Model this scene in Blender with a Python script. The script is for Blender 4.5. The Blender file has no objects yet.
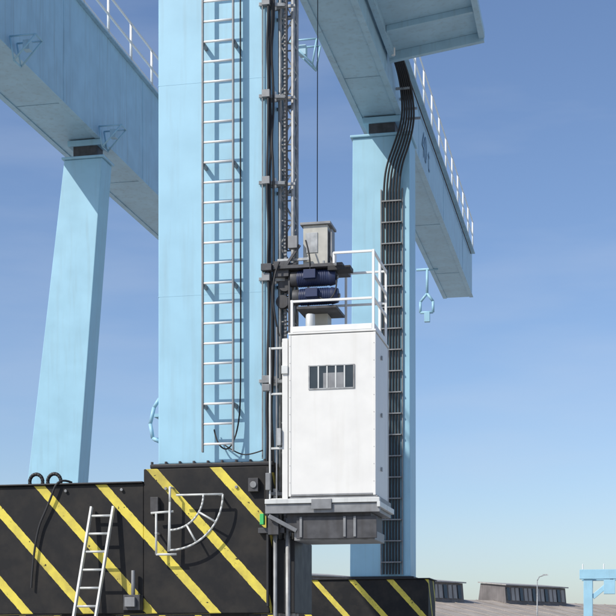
import bpy, bmesh, math, random
from mathutils import Vector, Matrix
random.seed(4)
S = bpy.context.scene
S.view_settings.view_transform='Standard'; S.view_settings.look='None'; S.view_settings.exposure=0

# ---------------------------------------------------------------- materials
def mat(name, col, rough=0.5, metal=0.0, var=0.06, streak=0.12, dirt=(0.10,0.09,0.08), bump=0.02, nscale=3.0, streak_lo=0.52):
    m=bpy.data.materials.new(name); m.use_nodes=True
    nt=m.node_tree; N=nt.nodes; L=nt.links
    b=N['Principled BSDF']; b.inputs['Roughness'].default_value=rough; b.inputs['Metallic'].default_value=metal
    tc=N.new('ShaderNodeTexCoord')
    n1=N.new('ShaderNodeTexNoise'); n1.inputs['Scale'].default_value=nscale; n1.inputs['Detail'].default_value=5
    L.new(tc.outputs['Object'],n1.inputs['Vector'])
    mp=N.new('ShaderNodeMapping'); mp.inputs['Scale'].default_value=(5,5,0.35)
    L.new(tc.outputs['Object'],mp.inputs['Vector'])
    n2=N.new('ShaderNodeTexNoise'); n2.inputs['Scale'].default_value=1.6; n2.inputs['Detail'].default_value=5
    L.new(mp.outputs[0],n2.inputs['Vector'])
    r1=N.new('ShaderNodeMapRange'); r1.inputs[1].default_value=.3; r1.inputs[2].default_value=.7
    r1.inputs[3].default_value=1-var*1.5; r1.inputs[4].default_value=1+var
    L.new(n1.outputs['Fac'],r1.inputs[0])
    mx=N.new('ShaderNodeMixRGB'); mx.blend_type='MULTIPLY'; mx.inputs[0].default_value=1
    mx.inputs[1].default_value=(*col,1)
    L.new(r1.outputs[0],mx.inputs[2])
    r2=N.new('ShaderNodeMapRange'); r2.inputs[1].default_value=streak_lo; r2.inputs[2].default_value=.78
    r2.inputs[3].default_value=0; r2.inputs[4].default_value=min(1,streak*2.2)
    L.new(n2.outputs['Fac'],r2.inputs[0])
    m2=N.new('ShaderNodeMixRGB'); m2.inputs[2].default_value=(*dirt,1)
    L.new(r2.outputs[0],m2.inputs[0]); L.new(mx.outputs[0],m2.inputs[1])
    L.new(m2.outputs[0],b.inputs['Base Color'])
    rr=N.new('ShaderNodeMapRange'); rr.inputs[3].default_value=rough-.08; rr.inputs[4].default_value=min(1,rough+.14)
    L.new(n1.outputs['Fac'],rr.inputs[0]); L.new(rr.outputs[0],b.inputs['Roughness'])
    if bump:
        bp=N.new('ShaderNodeBump'); bp.inputs['Strength'].default_value=bump*4; bp.inputs['Distance'].default_value=0.02
        n3=N.new('ShaderNodeTexNoise'); n3.inputs['Scale'].default_value=nscale*.6; n3.inputs['Detail'].default_value=1
        L.new(tc.outputs['Object'],n3.inputs['Vector'])
        L.new(n3.outputs['Fac'],bp.inputs['Height']); L.new(bp.outputs[0],b.inputs['Normal'])
    return m

BLUE=mat('light_blue_paint',(0.315,0.545,0.67),.42,var=.05,streak=.12,dirt=(.22,.29,.31),nscale=1.6)
BLUE2=mat('light_blue_paint_girder',(0.36,0.55,0.66),.5,var=.07,streak=.17,dirt=(.21,.25,.27),nscale=1.6)
WHITE=mat('white_paint',(0.76,0.76,0.74),.5,var=.02,streak=.05,dirt=(.35,.33,.28),bump=0)
CABW=mat('cabin_white_panel',(0.72,0.71,0.675),.45,var=.035,streak=.10,dirt=(.45,.41,.34),bump=.012)
GALV=mat('galvanised_steel',(0.36,0.37,0.37),.45,metal=.35,var=.2,streak=.35,dirt=(.10,.07,.05),nscale=9,bump=0)
DGREY=mat('dark_grey_steel',(0.07,0.07,0.075),.55,metal=.2,var=.25,streak=.3,dirt=(.03,.025,.02),nscale=7,bump=0)
MGREY=mat('mid_grey_steel',(0.24,0.245,0.25),.5,metal=.3,var=.15,streak=.25,nscale=6,bump=0)
BLACK=mat('black_paint',(0.012,0.012,0.014),.55,var=.3,streak=.15,dirt=(.04,.035,.03),nscale=5)
RUB=mat('cable_rubber',(0.02,0.02,0.022),.6,var=.2,streak=.1,dirt=(.07,.06,.05),bump=0)
MOTOR=mat('motor_blue',(0.016,0.028,0.085),.5,var=.1,streak=.35,dirt=(.03,.03,.03),bump=0)
BEIGE=mat('beige_housing',(0.45,0.44,0.39),.5,var=.08,streak=.2,nscale=8,bump=0)
LADM=mat('ladder_aluminium',(0.60,0.61,0.59),.45,metal=.2,var=.1,streak=.2,bump=0)
GREEN=mat('green_plastic',(0.05,0.45,0.12),.4,bump=0)
GLASS=mat('window_dark',(0.035,0.045,0.05),.15,var=.2,streak=.05,bump=0)
ROOF=mat('hall_roof_sheet',(0.40,0.35,0.30),.8,var=.18,streak=.3,dirt=(.18,.15,.12),nscale=.4,bump=0)
HWALL=mat('hall_wall',(0.36,0.35,0.33),.8,var=.1,streak=.3,nscale=.7,bump=0)
MONI=mat('monitor_cladding',(0.17,0.155,0.15),.7,var=.2,streak=.4,nscale=.8,bump=0)
CONC=mat('concrete_ground',(0.40,0.385,0.36),.85,var=.15,streak=0,nscale=.3,bump=0)
TYRE=mat('steel_wheel',(0.06,0.055,0.05),.5,metal=.5,bump=0)
DBLUE=mat('marking_blue',(0.16,0.29,0.40),.5,bump=0)

def hazard():
    m=bpy.data.materials.new('black_yellow_hazard_paint'); m.use_nodes=True
    nt=m.node_tree; N=nt.nodes; L=nt.links; b=N['Principled BSDF']
    tc=N.new('ShaderNodeTexCoord'); sp=N.new('ShaderNodeSeparateXYZ'); L.new(tc.outputs['Object'],sp.inputs[0])
    def M(op,a,c):
        n=N.new('ShaderNodeMath'); n.operation=op
        for i,v in enumerate((a,c)):
            if v is None: continue
            if isinstance(v,(int,float)): n.inputs[i].default_value=v
            else: L.new(v,n.inputs[i])
        return n.outputs[0]
    no=N.new('ShaderNodeTexNoise'); no.inputs['Scale'].default_value=14; no.inputs['Detail'].default_value=4
    L.new(tc.outputs['Object'],no.inputs['Vector'])
    xy=M('ADD',sp.outputs['X'],M('SUBTRACT',sp.outputs['Y'],20.2))
    c=M('ADD',M('MULTIPLY',xy,1.09),sp.outputs['Z'])
    c=M('ADD',c,M('MULTIPLY',M('SUBTRACT',no.outputs['Fac'],.5),.03))
    f=M('FRACT',M('ADD',M('DIVIDE',M('ADD',c,4.15),1.09),50.5),None)
    d=M('ABSOLUTE',M('SUBTRACT',f,.5),None)
    st=M('LESS_THAN',d,.09)
    chips=N.new('ShaderNodeTexNoise'); chips.inputs['Scale'].default_value=9; chips.inputs['Detail'].default_value=7; chips.inputs['Roughness'].default_value=.7
    L.new(tc.outputs['Object'],chips.inputs['Vector'])
    st=M('MULTIPLY',st,M('LESS_THAN',chips.outputs['Fac'],.63))
    mx=N.new('ShaderNodeMixRGB'); L.new(st,mx.inputs[0])
    ye=N.new('ShaderNodeMixRGB'); ye.inputs[1].default_value=(.72,.60,.09,1); ye.inputs[2].default_value=(.44,.36,.08,1)
    bl=N.new('ShaderNodeMixRGB'); bl.inputs[1].default_value=(.009,.009,.010,1); bl.inputs[2].default_value=(.028,.025,.022,1)
    big=N.new('ShaderNodeTexNoise'); big.inputs['Scale'].default_value=2.2; big.inputs['Detail'].default_value=7; big.inputs['Roughness'].default_value=.65
    L.new(tc.outputs['Object'],big.inputs['Vector'])
    rr=N.new('ShaderNodeMapRange'); rr.inputs[1].default_value=.42; rr.inputs[2].default_value=.68; L.new(big.outputs['Fac'],rr.inputs[0])
    L.new(rr.outputs[0],ye.inputs[0]); L.new(rr.outputs[0],bl.inputs[0])
    L.new(bl.outputs[0],mx.inputs[1]); L.new(ye.outputs[0],mx.inputs[2])
    L.new(mx.outputs[0],b.inputs['Base Color'])
    r3=N.new('ShaderNodeMapRange'); r3.inputs[3].default_value=.5; r3.inputs[4].default_value=.85; L.new(big.outputs['Fac'],r3.inputs[0]); L.new(r3.outputs[0],b.inputs['Roughness'])
    b.inputs['Specular IOR Level'].default_value=.3
    return m
HAZ=hazard()

# ---------------------------------------------------------------- builders
def empty(name, loc=(0,0,0)):
    e=bpy.data.objects.new(name,None); S.collection.objects.link(e); e.location=loc; e.empty_display_size=.3
    return e
class B:
    def __init__(s): s.bm=bmesh.new(); s.mats=[]
    def mi(s,m):
        if m not in s.mats: s.mats.append(m)
        return s.mats.index(m)
    def hexa(s,v,m):
        vs=[s.bm.verts.new(p) for p in v]; k=s.mi(m)
        for f in ((0,3,2,1),(4,5,6,7),(0,1,5,4),(1,2,6,5),(2,3,7,6),(3,0,4,7)):
            fc=s.bm.faces.new([vs[i] for i in f]); fc.material_index=k
    def box(s,x0,x1,y0,y1,z0,z1,m):
        s.hexa([(x0,y0,z0),(x1,y0,z0),(x1,y1,z0),(x0,y1,z0),(x0,y0,z1),(x1,y0,z1),(x1,y1,z1),(x0,y1,z1)],m)
    def cyl(s,p,q,r,m,seg=12,r2=None):
        p=Vector(p);q=Vector(q);d=q-p
        if d.length<1e-6:return
        z=d.normalized(); a=Vector((0,0,1)) if abs(z.z)<.9 else Vector((1,0,0))
        u=z.cross(a).normalized(); w=z.cross(u); r2=r if r2 is None else r2; k=s.mi(m)
        A=[];C=[]
        for i in range(seg):
            t=2*math.pi*i/seg; o=u*math.cos(t)+w*math.sin(t)
            A.append(s.bm.verts.new(p+o*r)); C.append(s.bm.verts.new(q+o*r2))
        for i in range(seg):
            j=(i+1)%seg; f=s.bm.faces.new([A[i],A[j],C[j],C[i]]); f.material_index=k; f.smooth=seg>6
        f=s.bm.faces.new(A[::-1]); f.material_index=k; f=s.bm.faces.new(C); f.material_index=k
    def path(s,pts,r,m,seg=8):
        for a,b in zip(pts,pts[1:]): s.cyl(a,b,r,m,seg)
    def bar(s,p,q,w,h,m,up=(0,0,1)):
        p=Vector(p);q=Vector(q);d=(q-p).normalized();up=Vector(up)
        if abs(d.dot(up))>.95: up=Vector((1,0,0))
        u=d.cross(up).normalized()*w/2; v=u.cross(d).normalized()*h/2
        s.hexa([p-u-v,p+u-v,q+u-v,q-u-v,p-u+v,p+u+v,q+u+v,q-u+v],m)
    def obj(s,name,parent=None,bevel=0):
        bmesh.ops.recalc_face_normals(s.bm,faces=s.bm.faces)
        me=bpy.data.meshes.new(name); s.bm.to_mesh(me); s.bm.free()
        for m in s.mats: me.materials.append(m)
        o=bpy.data.objects.new(name,me); S.collection.objects.link(o)
        if parent: o.parent=parent
        if bevel:
            md=o.modifiers.new('bevel','BEVEL'); md.width=bevel; md.segments=2; md.limit_method='ANGLE'; md.angle_limit=math.radians(40)
        return o
def cable(name,pts,r,m,parent,poly=False):
    cu=bpy.data.curves.new(name,'CURVE'); cu.dimensions='3D'; cu.bevel_depth=r; cu.bevel_resolution=1; cu.resolution_u=6
    sp=cu.splines.new('POLY' if poly else 'NURBS'); sp.points.add(len(pts)-1)
    for a,p in zip(sp.points,pts): a.co=(*p,1)
    if not poly: sp.order_u=3; sp.use_endpoint_u=True
    cu.materials.append(m)
    o=bpy.data.objects.new(name,cu); S.collection.objects.link(o); o.parent=parent; return o

# ---------------------------------------------------------------- ground
g=B(); 
k=g.mi(CONC); R=3000
f=g.bm.faces.new([g.bm.verts.new(p) for p in ((-R,-R,0),(R,-R,0),(R,R,0),(-R,R,0))]); f.material_index=k
g.obj('ground')

# ---------------------------------------------------------------- gantry crane
crane=empty('gantry_crane',(-10,28,0))
class CP(B):
    def obj(s,name,parent=None,bevel=0):
        o=B.obj(s,name,parent,bevel); 
        if parent: o.matrix_parent_inverse=parent.matrix_basis.inverted()
        return o
bpy.context.view_layer.update()

ZG=15.4
# girders
def girder(name,x0,x1,h,y0=17.5,y1=56):
    b=CP(); b.box(x0,x1,y0,y1,ZG,ZG+h,BLUE2)
    b.box(x0-.05,x0+.10,y0+.01,y1-.01,ZG-.03,ZG-.003,BLUE2); b.box(x1-.10,x1+.05,y0+.01,y1-.01,ZG-.03,ZG-.003,BLUE2)
    b.box(x0-.12,x1+.12,y0,y1,ZG+h+.003,ZG+h+.045,BLUE2)
    y=y0+3.7
    while y<y1-1:
        b.box(x0-.012,x1+.012,y,y+.05,ZG+.02,ZG+h-.03,BLUE2); b.box(x0+.12,x1-.12,y,y+.03,ZG-.012,ZG-.004,BLUE2); y+=6.2
    b.box(x0+.06,x1-.06,y1+.002,y1+.04,ZG+.05,ZG+h-.05,BLUE2)
    return b.obj(name,crane,.012)
girder('girder_left',-14.95,-13.55,3.0); girder('girder_right',-6.37,-5.27,1.70)
def railing(name,x,z,y0,y1,step,r=.03):
    b=CP(); y=y0
    while y<=y1+.01:
        b.cyl((x,y,z),(x,y,z+1.1),r,WHITE,8); y+=step
    for h in (.55,1.1): b.cyl((x,y0,z+h),(x,y1,z+h),r*.8,WHITE,8)
    b.box(x-.01,x+.01,y0,y1,z+.02,z+.12,WHITE)
    b.obj(name,crane)
railing('railing_girder_left',-13.48,ZG+3.05,17.9,55.5,1.88,.042); railing('railing_girder_right',-5.2,ZG+1.75,17.9,55.5,1.88)
railing('railing_girder_right_b',-6.44,ZG+1.75,17.9,55.5,1.88)
b=CP(); b.box(-13.54,-6.38,20.6,21.3,ZG+.9,ZG+1.6,BLUE2); b.obj('end_tie',crane,.01)

# legs
def leg(name,xb0,xb1,xt0,xt1,y0,y1,zb,zt):
    b=CP(); v=[(xb0,y0,zb),(xb1,y0,zb),(xb1,y1,zb),(xb0,y1,zb),(xt0,y0,zt),(xt1,y0,zt),(xt1,y1,zt),(xt0,y1,zt)]
    b.hexa(v,BLUE)
    b.box(xt0-.06,xt1+.06,y0-.06,y1+.06,zt+.002,zt+.07,BLUE)
    c=(xt0+xt1)/2
    b.box(c-.35,c+.35,y0+.15,y1-.15,zt+.072,ZG-.035,DGREY)
    b.box(c-.5,c+.5,y0+.1,y1-.1,ZG-.2,ZG-.036,BLUE)
    b.box(xb0-.1,xb1+.1,y0-.1,y1+.1,zb-.07,zb-.002,BLACK)
    return b.obj(name,crane,.02)
leg('leg_near_right',-6.662,-4.945,-6.662,-4.945,20.3,21.6,4.36,14.8)
leg('leg_far_right',-6.57,-4.98,-6.5,-5.0,36,37.1,3.35,14.8)
leg('leg_far_left',-15.9,-14.3,-14.5,-13.4,36,36.75,3.35,14.8)
leg('leg_near_left',-15.9,-14.3,-14.5,-13.4,20.3,21.2,4.36,14.8)

b=CP()
for z in (6.9,10.1,12.9): b.box(-6.665,-4.942,20.298,21.602,z,z+.008,BLUE)
b.box(-6.80,-6.665,20.5,20.9,4.75,4.8,BLUE); b.box(-6.80,-6.665,20.5,20.9,5.12,5.17,BLUE)
b.path([(-6.66,20.4,4.72),(-6.78,20.4,4.78),(-6.82,20.4,5.0),(-6.76,20.4,5.25),(-6.67,20.4,5.38)],.03,BLUE)
b.obj('tower_weld_seams',crane)

# sill beams (black / yellow)
b=CP()
b.box(-17.5,-6.86,20.2,21.7,2.1,4.07,HAZ)
b.box(-6.855,-4.9,20.19,21.75,2.1,4.285,HAZ)
b.box(-17.5,-6.86,20.15,21.75,4.073,4.10,BLACK)
b.box(-4.895,-4.55,20.35,21.6,2.1,3.2,BLACK)
b.obj('sill_beam_near',crane,.012)
b=CP(); b.box(-17.5,-4.5,35.9,37.4,1.5,3.27,HAZ); b.box(-17.5,-4.45,35.85,37.45,3.273,3.30,BLACK); b.obj('sill_beam_far',crane,.012)
# bogies
b=CP()
for y0 in (20.3,36.0):
    for x in (-16.8,-13.5,-8.0,-5.6):
        b.box(x-.9,x+.9,y0+.1,y0+1.1,.75,1.45,BLACK)
        b.box(x-.3,x+.3,y0+.2,y0+1.0,1.45,2.12 if y0<30 else 1.52,BLACK)
        for dx in (-.55,.55):
            b.cyl((x+dx,y0+.35,.45),(x+dx,y0+.85,.45),.36,TYRE,28)
            b.cyl((x+dx,y0+.30,.45),(x+dx,y0+.35,.45),.14,MGREY,16)
b.obj('bogies',crane,.01)
b=CP()
for y in (20.9,36.6): b.box(-60,40,y-.07,y+.07,.004,.09,MGREY)
rl=b.obj('rails',crane)

# sill-beam fittings
b=CP()
for cx in (-8.72,-8.42):
    n=14; pts=[]
    for i in range(n+1):
        t=2*math.pi*i/n; pts.append((cx+.11*math.cos(t),20.5,4.17+.12*math.sin(t)))
    b.path(pts,.03,BLACK,8)
    b.box(cx-.14,cx+.14,20.44,20.56,4.10,4.13,BLACK)
b.box(-7.12,-6.86,20.02,20.195,2.15,2.38,DGREY); b.box(-7.08,-6.92,19.96,20.02,2.2,2.34,MGREY)
b.cyl((-6.99,20.1,2.38),(-6.99,20.1,2.75),.03,MGREY)
for x in (-8.1,-7.2,-6.5,-5.4): b.cyl((x,20.16,3.98),(x,20.2,3.98),.025,MGREY,6)
for i in range(9):
    b.cyl((-6.75+i*.22,20.28,4.285),(-6.75+i*.22,20.28,4.40),.022,DGREY,6)
b.box(-6.72,-6.60,20.10,20.185,3.6,3.85,DGREY); b.box(-5.2,-5.05,20.1,20.185,3.9,4.1,DGREY)
b.cyl((-5.12,20.08,4.0),(-5.12,20.1,4.0),.05,MGREY)
b.box(-4.93,-4.895,20.12,20.186,2.2,4.25,BLACK)
b.obj('sill_beam_fittings',crane,.004)
def ccable(n,p,r,m=RUB,poly=False):
    o=cable(n,p,r,m,crane,poly); o.matrix_parent_inverse=crane.matrix_basis.inverted(); return o
ccable('sill_cable',[(-8.05,20.3,4.12),(-8.2,20.12,4.2),(-8.35,20.13,3.8),(-8.6,20.14,3.3),(-8.65,20.14,2.5)],.018)

# fixed ladder on the tower
b=CP(); xl,xr,yl=-5.90,-5.43,20.10
for x in (xl,xr): b.bar((x,yl,4.5),(x,yl,14.6),.022,.06,MGREY,up=(0,1,0))
z=4.62
while z<14.5: b.cyl((xl,yl,z),(xr,yl,z),.018,WHITE,8); z+=.30
z=5.2
while z<14.5:
    for x in (xl,xr): b.box(x-.02,x+.02,yl+.03,20.298,z-.03,z+.03,MGREY)
    z+=1.8
b.obj('access_ladder',crane)
ccable('ladder_conduit',[(-5.36,20.25,15),(-5.36,20.25,9),(-5.35,20.25,5.6),(-5.36,20.2,4.9),(-5.5,20.15,4.5),(-5.7,20.15,4.62),(-5.75,20.2,4.85)],.012)
ccable('loop_cable',[(-5.6,20.25,4.62),(-5.4,20.2,4.48),(-5.2,20.2,4.45),(-5.0,20.2,4.52)],.011)
ccable('vertical_conduit',[(-5.02,20.26,14.8),(-5.02,20.26,8),(-5.02,20.26,4.4)],.012,MGREY)
for k in range(4):
    pts=[];z=15
    while z>4.2:
        pts.append((-4.94+.022*k+random.uniform(-.022,.022),20.24+.02*k+random.uniform(-.03,.02),z)); z-=.45
    ccable('hoist_cable_bundle_%d'%k,pts,.018)
# far leg cable riser: up the leg, over the flange, then along the girder side
for k in range(6):
    x=-5.66+.08*k
    ccable('leg_cable_%d'%k,[(x,35.9,3.4),(x,35.9,8),(x,35.9,12.6),(x,35.88,13.4),(x+.08,35.8,13.95),(x+.30,35.7,14.45),(x*.8-.62,35.62,15.0),(x*.7-1.16,35.55,15.5),(x*.6-1.75,35.1,16.0),(x*.5-2.4,34.2,16.3),(x*.5-2.4,33.5,16.5)],.027)
b=CP(); z=3.7
while z<13.4: b.box(-5.72,-5.20,35.86,35.999,z,z+.03,MGREY); z+=.55
b.bar((-5.74,35.97,3.4),(-5.74,35.97,13.4),.03,.05,MGREY,up=(0,1,0)); b.bar((-5.18,35.97,3.4),(-5.18,35.97,13.4),.03,.05,MGREY,up=(0,1,0))
for k in range(4): b.box(-5.26,-4.9,35.3+k*.7,35.34+k*.7,15.7,15.76,GALV)
b.obj('cable_tray',crane)
ccable('girder_cable',[(-5.22,37,16.85),(-5.22,45,16.85),(-5.22,55,16.85)],.02)

# equipment platform on the right girder
b=CP()
def plat(x0,x1,y0,y1,z0,z1,m):
    f=lambda x:(x+5.2)*.13-.06
    b.hexa([(x0,y0,z0+f(x0)),(x1,y0,z0+f(x1)),(x1,y1,z0+f(x1)),(x0,y1,z0+f(x0)),(x0,y0,z1+f(x0)),(x1,y0,z1+f(x1)),(x1,y1,z1+f(x1)),(x0,y1,z1+f(x0))],m)
plat(-5.20,-2.90,23,34,16.12,16.22,BLUE2)
plat(-5.2,-2.9,33.86,34.0,15.90,16.117,BLUE2); plat(-3.02,-2.88,23,33.85,15.96,16.117,BLUE2); plat(-5.2,-5.06,23,33.85,15.96,16.117,BLUE2)
for y in (25,27.2,29.4,32.4): plat(-5.05,-3.03,y,y+.1,15.98,16.117,BLUE2)
b.box(-4.9,-3.1,23.4,33.2,16.65,18.7,WHITE); b.box(-5.0,-3.0,23.3,33.3,18.703,18.8,MGREY)
for y in (25,28,31): b.box(-3.099,-3.07,y,y+1,17.2,18.1,GLASS)
for x in (-4.8,-3.2):
    for y in (24,28.5,33): b.box(x-.05,x+.05,y-.05,y+.05,16.44 if x>-4 else 16.21,16.65,MGREY)
b.cyl((-5.08,33.7,15.9),(-5.08,33.7,18),.05,WHITE)
b.obj('equipment_platform',crane,.006)
def bracket(x,y,z,s,sgn):
    b=CP()
    b.path([(x,y,z),(x+sgn*.8*s,y,z),(x+sgn*.1,y,z-.7*s),(x,y,z)],.022,BLUE,8)
    b.path([(x,y+.4,z),(x+sgn*.8*s,y+.4,z),(x+sgn*.1,y+.4,z-.7*s),(x,y+.4,z)],.022,BLUE,8)
    b.cyl((x+sgn*.8*s,y,z),(x+sgn*.8*s,y+.4,z),.022,BLUE,8); b.cyl((x+sgn*.1,y,z-.7*s),(x+sgn*.1,y+.4,z-.7*s),.022,BLUE,8)
    b.box(x+sgn*.45*s-.08,x+sgn*.45*s+.08,y+.1,y+.3,z-.28,z-.06,BLUE2)
    b.obj('floodlight_bracket',crane)
bracket(-13.5,30.2,ZG+.25,.8,1); bracket(-13.5,36.0,ZG+.25,.8,1); bracket(-6.42,31,ZG-.1,.8,-1)
b=CP(); b.path([(-6.5,51.5,15.4),(-6.5,51.5,14.5),(-6.75,51.5,14.2),(-6.75,51.5,13.8)],.05,BLUE)
b.path([(-6.5,51.5,14.5),(-6.28,51.5,14.2),(-6.28,51.5,13.8),(-6.75,51.5,13.8)],.05,BLUE)
b.box(-6.6,-6.4,51.4,51.6,13.45,13.8,BLUE); b.path([(-6.9,51.5,15.39),(-6.1,51.5,15.39)],.05,BLUE); b.obj('hook_block',crane)
fc=bpy.data.curves.new('marking','FONT'); fc.body='40 t'; fc.size=1.1; fc.extrude=.002; fc.materials.append(DBLUE)
fo=bpy.data.objects.new('marking',fc); S.collection.objects.link(fo); fo.parent=crane; fo.matrix_parent_inverse=crane.matrix_basis.inverted()
fo.location=(-5.25,40.5,ZG+.45); fo.rotation_euler=(math.pi/2,0,math.pi/2)

# curved guard bracket fixed to sill (quarter ring)
b=CP()
cx,cz=-6.38,3.86; 
def arc(r,a0,a1,n=14): return [(cx+r*math.cos(math.radians(a0+(a1-a0)*i/n)),20.0,cz+r*math.sin(math.radians(a0+(a1-a0)*i/n))) for i in range(n+1)]
b.path(arc(.82,0,-90),.016,LADM); b.path(arc(.52,0,-90),.016,LADM)
for a in (0,-30,-60,-90):
    t=math.radians(a); q=.1 if a in(0,-90) else .52
    b.cyl((cx+q*math.cos(t),20.0,cz+q*math.sin(t)),(cx+.82*math.cos(t),20.0,cz+.82*math.sin(t)),.016,LADM,8)
b.path([(cx,20.0,cz+.12),(cx,20.0,cz-.1),(cx-.02,20.0,3.02)],.018,LADM)
b.path([(cx-.22,20.02,3.62),(cx-.22,20.02,2.98),(cx+.1,20.02,2.98)],.018,LADM); b.cyl((cx-.3,20.02,3.6),(cx+.05,20.02,3.62),.018,LADM)
for p in ((cx,3.98),(cx+.75,3.86),(cx-.22,3.3)): b.cyl((p[0],20.0,p[1]),(p[0],20.19,p[1]),.016,LADM)
b.obj('ladder_hoop_guard',crane)

# ---------------------------------------------------------------- portable ladder leaning on sill
lad=B()
L0=Vector((-7.98,19.3,0.0)); 
top=Vector((-7.66,20.12,3.72)); off=Vector((.35,0,0))
for o in (Vector((0,0,0)),off): lad.bar(L0+o,top+o,.03,.07,LADM,up=(0,1,0))
n=13
for i in range(1,n+1):
    p=L0.lerp(top,i/(n+.5)); lad.cyl(p,p+off,.018,LADM,8)
lad.obj('leaning_ladder')

# ---------------------------------------------------------------- passenger hoist
H=empty('rack_and_pinion_elevator',(-4,20.5,0)); bpy.context.view_layer.update()
class HP(B):
    def obj(s,name,bevel=0):
        o=B.obj(s,name,H,bevel); o.matrix_parent_inverse=H.matrix_basis.inverted(); return o
b=HP(); xs=(-4.81,-4.61); ys=(20.50,20.76)
for x in xs:
    for y in ys: b.cyl((x,y,.1),(x,y,15.3),.03,GALV,10)
z=.4; i=0
while z<15.2:
    for y in ys: 
        b.cyl((xs[0],y,z),(xs[1],y,z),.012,GALV,6)
        b.cyl((xs[0] if i%2 else xs[1],y,z),(xs[1] if i%2 else xs[0],y,z+.38),.010,GALV,6)
    for x in xs:
        b.cyl((x,ys[0],z),(x,ys[1],z),.012,GALV,6); b.cyl((x,ys[0 if i%2 else 1],z),(x,ys[1 if i%2 else 0],z+.38),.010,GALV,6)
    z+=.38;i+=1
b.box(-4.735,-4.695,20.45,20.47,.4,15.2,MGREY)
z=.42
while z<15.1: b.box(-4.735,-4.695,20.43,20.45,z,z+.022,MGREY); z+=.055
b.box(-4.9,-4.5,20.4,20.9,0,.1,GALV)
b.obj('mast')
b=HP()
for z in (3.9,5.58,7.1,8.54,9.83,11.2,12.8):
    b.box(-4.943,-4.80,20.42,20.50,z-.04,z+.04,MGREY); b.box(-4.93,-4.55,20.38,20.418,z-.05,z-.01,GALV)
    b.bar((-4.94,20.9,z),(-4.6,20.8,z),.05,.05,MGREY); b.box(-5.02,-4.90,20.2,20.299,z-.06,z+.05,MGREY)
    b.cyl((-4.86,20.36,z-.08),(-4.86,20.36,z+.06),.03,WHITE,8)
    b.bar((-5.08,20.27,z-.02),(-4.7,20.36,z-.02),.03,.05,GALV)
b.obj('wall_ties',.004)
b=HP(); b.cyl((-4.80,20.15,0),(-4.80,20.15,3.5),.03,MGREY,10); b.cyl((-4.62,20.2,0),(-4.62,20.2,3.5),.035,GALV,10)
b.cyl((-4.66,20.3,7.5),(-4.66,20.3,15),.018,DGREY,8)
b.obj('guide_poles')
X0,X1,Y0,Y1,Z0,Z1=-4.556,-3.28,20.0,21.23,3.80,6.17
b=HP(); b.box(X0,X1,Y0,Y1,Z0,Z1,CABW); b.obj('cabin_body',.02)
b=HP()
b.box(X0-.012,X1+.012,Y0-.012,Y1+.012,Z1+.003,Z1+.03,CABW)
b.box(X0-.006,X0+.03,Y0-.006,Y0-.002,Z0,Z1-.01,CABW); b.box(X1-.03,X1+.006,Y0-.006,Y0-.002,Z0,Z1-.01,CABW)
b.box(X1+.002,X1+.008,Y0-.006,Y0+.03,Z0,Z1-.01,CABW); b.box(X1+.002,X1+.008,Y1-.03,Y1,Z0,Z1-.01,CABW)
b.box(X0+.032,X1-.032,Y0-.012,Y0-.002,Z0+.005,Z0+.03,MGREY)
for i in range(9):
    z=Z0+.2+i*.25
    for x in (X0+.015,X1-.015): b.cyl((x,Y0-.010,z),(x,Y0-.006,z),.006,MGREY,6)
for z in (4.2,5.0,5.85): b.box(X1+.009,X1+.025,Y0+.5,Y0+.56,z,z+.06,GALV)
b.obj('cabin_trim',.003)
b=HP(); wx0,wx1,wz0,wz1=-4.245,-3.60,5.37,5.69
b.box(wx0,wx1,Y0-.006,Y0+.002,wz0,wz1,GLASS)
for a in ((wx0-.02,wx1+.02,wz1,wz1+.015),(wx0-.02,wx1+.02,wz0-.015,wz0),(wx0-.02,wx0,wz0,wz1),(wx1,wx1+.02,wz0,wz1)):
    b.box(a[0],a[1],Y0-.015,Y0-.001,a[2],a[3],GALV)
for i in range(1,5):
    x=wx0+(wx1-wx0)*i/5; b.box(x-.01,x+.01,Y0-.014,Y0-.008,wz0+.001,wz1-.001,LADM)
b.box(wx0+.20,wx0+.50,Y0-.008,Y0-.0065,wz0+.001,wz0+.22,MGREY)
b.obj('cabin_window')
b=HP()
b.box(-4.66,-4.575,20.0,20.06,3.64,6.12,CABW)
b.box(-4.86,-4.835,20.0,20.05,3.66,6.0,LADM); b.box(-4.76,-4.74,20.02,20.05,3.66,6.3,MGREY)
for z in (3.75,4.5,5.3,5.97): b.box(-4.832,-4.664,20.01,20.045,z,z+.03,LADM)
b.box(-4.95,-4.84,19.97,20.05,5.36,5.46,MGREY); b.box(-4.68,-4.62,20.065,20.6,6.0,6.08,WHITE); b.box(-4.68,-4.62,20.065,20.6,3.7,3.78,WHITE)
b.box(-4.90,-4.83,19.95,20.0,3.9,4.15,MGREY); b.box(-4.73,-4.67,19.95,20.0,4.55,4.8,GALV)
b.box(-4.665,-4.57,19.97,20.0,5.6,5.72,LADM)
b.obj('side_frame',.004)
b=HP()
b.box(-4.90,-3.20,19.90,19.985,3.69,3.76,LADM); b.box(-4.9,-3.2,19.93,20.0,3.55,3.685,MGREY)
b.box(-4.55,-3.24,20.003,21.25,3.56,3.795,MGREY); b.box(-3.238,-3.19,19.9,21.25,3.62,3.7,LADM)
b.box(-4.6,-3.35,20.05,21.1,3.30,3.555,DGREY); b.box(-4.45,-3.26,20.02,20.06,3.18,3.50,DGREY)
b.box(-4.5,-3.3,20.1,21.0,3.16,3.297,MGREY)
for x in (-4.4,-3.75,-3.6): b.box(x,x+.04,20.0,20.018,3.2,3.5,MGREY)
b.bar((-4.85,19.95,3.52),(-4.45,20.03,3.3),.04,.06,MGREY)
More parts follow.
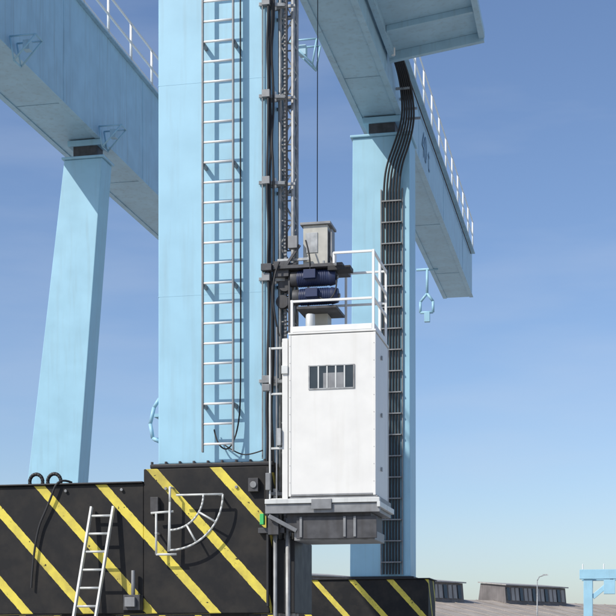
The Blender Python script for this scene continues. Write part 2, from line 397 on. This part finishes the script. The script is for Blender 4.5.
b.box(-5.00,-4.94,20.0,20.1,3.40,3.56,GREEN); b.box(-5.05,-4.65,20.1,20.18,3.28,3.36,DGREY)
b.box(-4.88,-4.72,20.02,20.12,3.25,3.54,DGREY)
b.box(-4.2,-3.9,19.885,19.899,3.60,3.75,MGREY)
b.obj('floor_frame',.006)
b=HP(); r=.018; zr=Z1+.03
def P(x,y,z0,z1): b.box(x-r,x+r,y-r,y+r,z0,z1,WHITE)
P(-3.31,20.03,zr,7.36);P(-3.31,21.2,zr,7.36);P(-4.52,20.03,zr,6.68);P(-4.52,21.2,zr,7.36);P(-3.31,20.6,zr,7.36);P(-3.93,21.2,zr,7.36)
def Hx(x0,x1,y,z): b.box(x0,x1,y-.016,y+.016,z-.016,z+.016,WHITE)
Hx(-4.54,-3.33,20.03,6.66);Hx(-3.90,-3.33,20.03,7.34);Hx(-4.5,-3.33,21.2,7.34);Hx(-4.5,-3.33,21.2,6.85)
b.box(-3.916,-3.884,20.05,20.198,7.20,7.356,WHITE)
for z in (6.66,7.0,7.34):
    b.box(-3.326,-3.294,20.05,20.58,z-.016,z+.016,WHITE); b.box(-3.326,-3.294,20.62,21.18,z-.016,z+.016,WHITE)
for x0,x1,y0,y1 in ((-4.54,-3.33,20.01,20.03),(-3.31,-3.29,20.05,21.18)): b.box(x0,x1,y0,y1,zr+.01,zr+.09,WHITE)
b.obj('roof_railing',.003)
# drive unit
b=HP()
for z,x0 in ((7.075,-4.60),(6.80,-4.57)):
    x1=x0+.68; y=20.36
    b.cyl((x0,y,z),(x0+.10,y,z),.115,DGREY,18); b.cyl((x0+.10,y,z),(x1-.10,y,z),.118,MOTOR,24)
    for i in range(16): xx=x0+.115+i*.027; b.cyl((xx,y,z),(xx+.013,y,z),.126,MOTOR,20)
    b.cyl((x1-.10,y,z),(x1,y,z),.128,MOTOR,24,r2=.105); b.box(x0+.22,x0+.40,y-.19,y-.08,z-.04,z+.09,MOTOR)
    b.cyl((x1,y,z),(x1+.03,y,z),.03,MGREY,10)
b.box(-4.85,-3.80,20.2,20.9,7.20,7.25,DGREY); b.box(-4.85,-4.62,20.25,20.48,7.10,7.33,DGREY); b.box(-4.02,-3.68,20.2,20.45,7.14,7.2,BLACK)
b.box(-4.64,-4.61,20.3,20.8,6.25,7.18,DGREY)
b.box(-4.4,-4.1,20.6,20.9,zr+.005,6.60,BEIGE); b.cyl((-4.28,20.2,zr),(-4.28,20.2,6.5),.07,LADM,14); b.box(-4.5,-3.9,20.25,20.95,6.60,6.64,DGREY)
b.box(-4.42,-4.05,20.35,20.75,7.253,7.86,BEIGE); b.box(-4.46,-4.0,20.31,20.79,7.863,7.90,MGREY); b.box(-4.38,-4.2,20.338,20.348,7.45,7.75,GALV)
b.box(-4.03,-3.99,20.4,20.6,7.3,7.8,MGREY)
b.bar((-4.8,20.3,7.35),(-4.3,20.3,7.35),.03,.04,GALV); b.bar((-4.7,20.25,7.2),(-4.45,20.25,7.55),.03,.04,DGREY)
b.cyl((-4.70,20.35,7.0),(-4.70,20.45,7.0),.10,DGREY,18); b.cyl((-4.74,20.35,6.75),(-4.74,20.45,6.75),.10,DGREY,18)
b.box(-4.62,-4.48,20.2,20.3,7.50,7.68,MGREY); b.cyl((-4.9,20.3,7.28),(-4.5,20.3,7.28),.03,DGREY); b.box(-5.02,-4.86,20.15,20.28,7.18,7.28,DGREY)
for x in (-4.8,-4.6,-4.1): b.cyl((x,20.3,7.25),(x,20.3,7.31),.02,GALV,6)
b.obj('drive_unit',.004)
def hc(n,p,r,m=RUB):
    o=cable(n,p,r,m,H); o.matrix_parent_inverse=H.matrix_basis.inverted()
hc('trailing_cable',[(-4.32,20.9,7.9),(-4.32,20.9,10),(-4.30,20.9,15.3)],.007)
hc('motor_lead_a',[(-4.3,20.25,7.1),(-4.25,20.15,7.3),(-4.35,20.2,7.6)],.012)
hc('motor_lead_b',[(-4.2,20.25,6.8),(-4.0,20.15,6.6),(-3.85,20.3,7.0),(-4.02,20.4,7.4)],.012)
hc('loop_lead',[(-4.75,20.2,7.3),(-4.85,20.1,7.0),(-4.8,20.15,6.4),(-4.75,20.2,6.2)],.014)

# ---------------------------------------------------------------- industrial hall with roof monitors
hall=empty('industrial_hall',(-15,135,0)); bpy.context.view_layer.update()
O=Vector((-25.5,120,0)); D=Vector((.52,.854,0)).normalized(); Nn=Vector((D.y,-D.x,0))
def W(s,n,z): p=O+D*s+Nn*n; return (p.x,p.y,z)
b=B(); s0,s1=-30,150
b.hexa([W(s0,10,0),W(s1,10,0),W(s1,-10,0),W(s0,-10,0),W(s0,10,3.4),W(s1,10,3.4),W(s1,-10,3.4),W(s0,-10,3.4)],HWALL)
b.hexa([W(s0-.4,10.6,3.41),W(s1,10.6,3.41),W(s1,-10.6,3.41),W(s0-.4,-10.6,3.41),W(s0-.4,.2,5.7),W(s1,.2,5.7),W(s1,-.2,5.7),W(s0-.4,-.2,5.7)],ROOF)
s=s0
while s<s1:
    b.hexa([W(s,10.6,3.44),W(s+.06,10.6,3.44),W(s+.06,.2,5.73),W(s,.2,5.73),W(s,10.6,3.48),W(s+.06,10.6,3.48),W(s+.06,.2,5.77),W(s,.2,5.77)],ROOF); s+=3
s=s0+2
while s<s1-4:
    b.hexa([W(s,10.05,1),W(s+3,10.05,1),W(s+3,9.99,1),W(s,9.99,1),W(s,10.05,2.6),W(s+3,10.05,2.6),W(s+3,9.99,2.6),W(s,9.99,2.6)],GLASS); s+=5
o=b.obj('roof_and_walls',hall); o.matrix_parent_inverse=hall.matrix_basis.inverted()
for c,l in ((-14,7),(1,6),(17.2,5.6),(32.5,11),(78,10),(100,11)):
    b=B(); a,e=c-l/2,c+l/2
    b.hexa([W(a,1.8,5.2),W(e,1.8,5.2),W(e,-1.8,5.2),W(a,-1.8,5.2),W(a,1.6,7.2),W(e,1.6,7.2),W(e,-1.4,7.5),W(a,-1.4,7.5)],MONI)
    b.hexa([W(a-.2,1.9,7.2),W(e+.2,1.9,7.2),W(e+.2,-1.6,7.55),W(a-.2,-1.6,7.55),W(a-.2,1.9,7.32),W(e+.2,1.9,7.32),W(e+.2,-1.6,7.67),W(a-.2,-1.6,7.67)],HWALL)
    n=int(l/.75)
    for i in range(n):
        q=a+.2+i*(l-.4)/n
        b.hexa([W(q,1.86,5.7),W(q+.5,1.86,5.7),W(q+.5,1.7,5.7),W(q,1.7,5.7),W(q,1.70,7.0),W(q+.5,1.70,7.0),W(q+.5,1.55,7.0),W(q,1.55,7.0)],HWALL if i%3 else GLASS)
    o=b.obj('roof_monitor',hall); o.matrix_parent_inverse=hall.matrix_basis.inverted()

# ---------------------------------------------------------------- distant small gantry crane
c2=empty('gantry_crane',(2,90,0)); bpy.context.view_layer.update()
b=B()
b.box(-1.7,8,90,90.7,5.55,6.15,BLUE); b.box(-1.45,-.9,90.1,90.6,.8,5.54,BLUE); b.box(6.8,7.4,90.1,90.6,.8,5.54,BLUE)
b.box(-1.6,8,92.5,93.2,5.55,6.15,BLUE); b.box(-1.45,-.9,92.6,93.1,.8,5.54,BLUE); b.box(6.8,7.4,92.6,93.1,.8,5.54,BLUE)
b.box(-1.3,-.95,90.72,92.48,5.6,6.0,BLUE); b.bar((-.9,90.35,4.4),(.4,90.35,5.5),.3,.3,BLUE)
b.box(-1.7,-.6,89.8,93.4,.5,.78,BLACK); b.box(6.6,7.6,89.8,93.4,.5,.78,BLACK)
for x in (-1.5,-.2,1.2): b.cyl((x,90.1,6.15),(x,90.1,6.5),.04,WHITE,6)
b.box(-.2,.5,90,90.6,4.6,5.5,BLUE)
for x in (-1.15,7.1):
    for y in (90.3,92.9): b.cyl((x-.15,y,.3),(x+.15,y,.3),.3,TYRE,16)
o=b.obj('frame',c2,.02); o.matrix_parent_inverse=c2.matrix_basis.inverted()

b=B(); lx,ly=-5.3,110
b.cyl((lx,ly,0),(lx,ly,6.3),.07,GALV,10,r2=.04); b.path([(lx,ly,6.3),(lx+.15,ly,6.6),(lx+.5,ly,6.72)],.04,GALV); b.hexa([(lx+.4,ly-.12,6.68),(lx+.85,ly-.12,6.72),(lx+.85,ly+.12,6.72),(lx+.4,ly+.12,6.68),(lx+.4,ly-.1,6.8),(lx+.8,ly-.1,6.8),(lx+.8,ly+.1,6.8),(lx+.4,ly+.1,6.8)],GALV)
b.cyl((lx,ly,0),(lx,ly,.5),.16,GALV,10)
b.obj('street_lamp')

# ---------------------------------------------------------------- light
el=math.radians(42); az=math.radians(219)
v=Vector((math.sin(az)*math.cos(el),math.cos(az)*math.cos(el),math.sin(el)))
sd=bpy.data.lights.new('sun','SUN'); sd.energy=4.1; sd.angle=math.radians(.5); sd.color=(1,.95,.86)
so=bpy.data.objects.new('sun',sd); S.collection.objects.link(so); so.rotation_euler=v.to_track_quat('Z','Y').to_euler()
w=bpy.data.worlds.new('World'); S.world=w; w.use_nodes=True
nt=w.node_tree; bg=nt.nodes['Background']; sk=nt.nodes.new('ShaderNodeTexSky'); sk.sky_type='NISHITA'; sk.sun_disc=False
sk.sun_elevation=el; sk.sun_rotation=az; sk.air_density=1.0; sk.dust_density=0.9; sk.ozone_density=2.2
tint=nt.nodes.new('ShaderNodeMixRGB'); tint.blend_type='MULTIPLY'; tint.inputs[0].default_value=1; tint.inputs[2].default_value=(.95,.99,1.10,1)
nt.links.new(sk.outputs[0],tint.inputs[1])
# very thin cirrus
tc=nt.nodes.new('ShaderNodeTexCoord'); mp=nt.nodes.new('ShaderNodeMapping'); mp.inputs['Scale'].default_value=(3,3,16)
nt.links.new(tc.outputs['Generated'],mp.inputs['Vector'])
cn=nt.nodes.new('ShaderNodeTexNoise'); cn.inputs['Scale'].default_value=1.6; cn.inputs['Detail'].default_value=6; nt.links.new(mp.outputs[0],cn.inputs['Vector'])
cr=nt.nodes.new('ShaderNodeMapRange'); cr.inputs[1].default_value=.45; cr.inputs[2].default_value=.8; cr.inputs[3].default_value=0; cr.inputs[4].default_value=.22
nt.links.new(cn.outputs['Fac'],cr.inputs[0])
cm=nt.nodes.new('ShaderNodeMixRGB'); cm.inputs[2].default_value=(4.6,5.2,6.2,1)
nt.links.new(cr.outputs[0],cm.inputs[0]); nt.links.new(tint.outputs[0],cm.inputs[1])
nt.links.new(cm.outputs[0],bg.inputs['Color']); bg.inputs['Strength'].default_value=.13

cd=bpy.data.cameras.new('camera'); cd.lens=36*1400/616; cd.sensor_width=36; cd.clip_end=8000; cd.clip_start=.1
cd.shift_y=332/616
co=bpy.data.objects.new('camera',cd); S.collection.objects.link(co); co.location=(0,0,1.7)
co.rotation_euler=(math.pi/2,0,math.atan(.2136))
S.camera=co
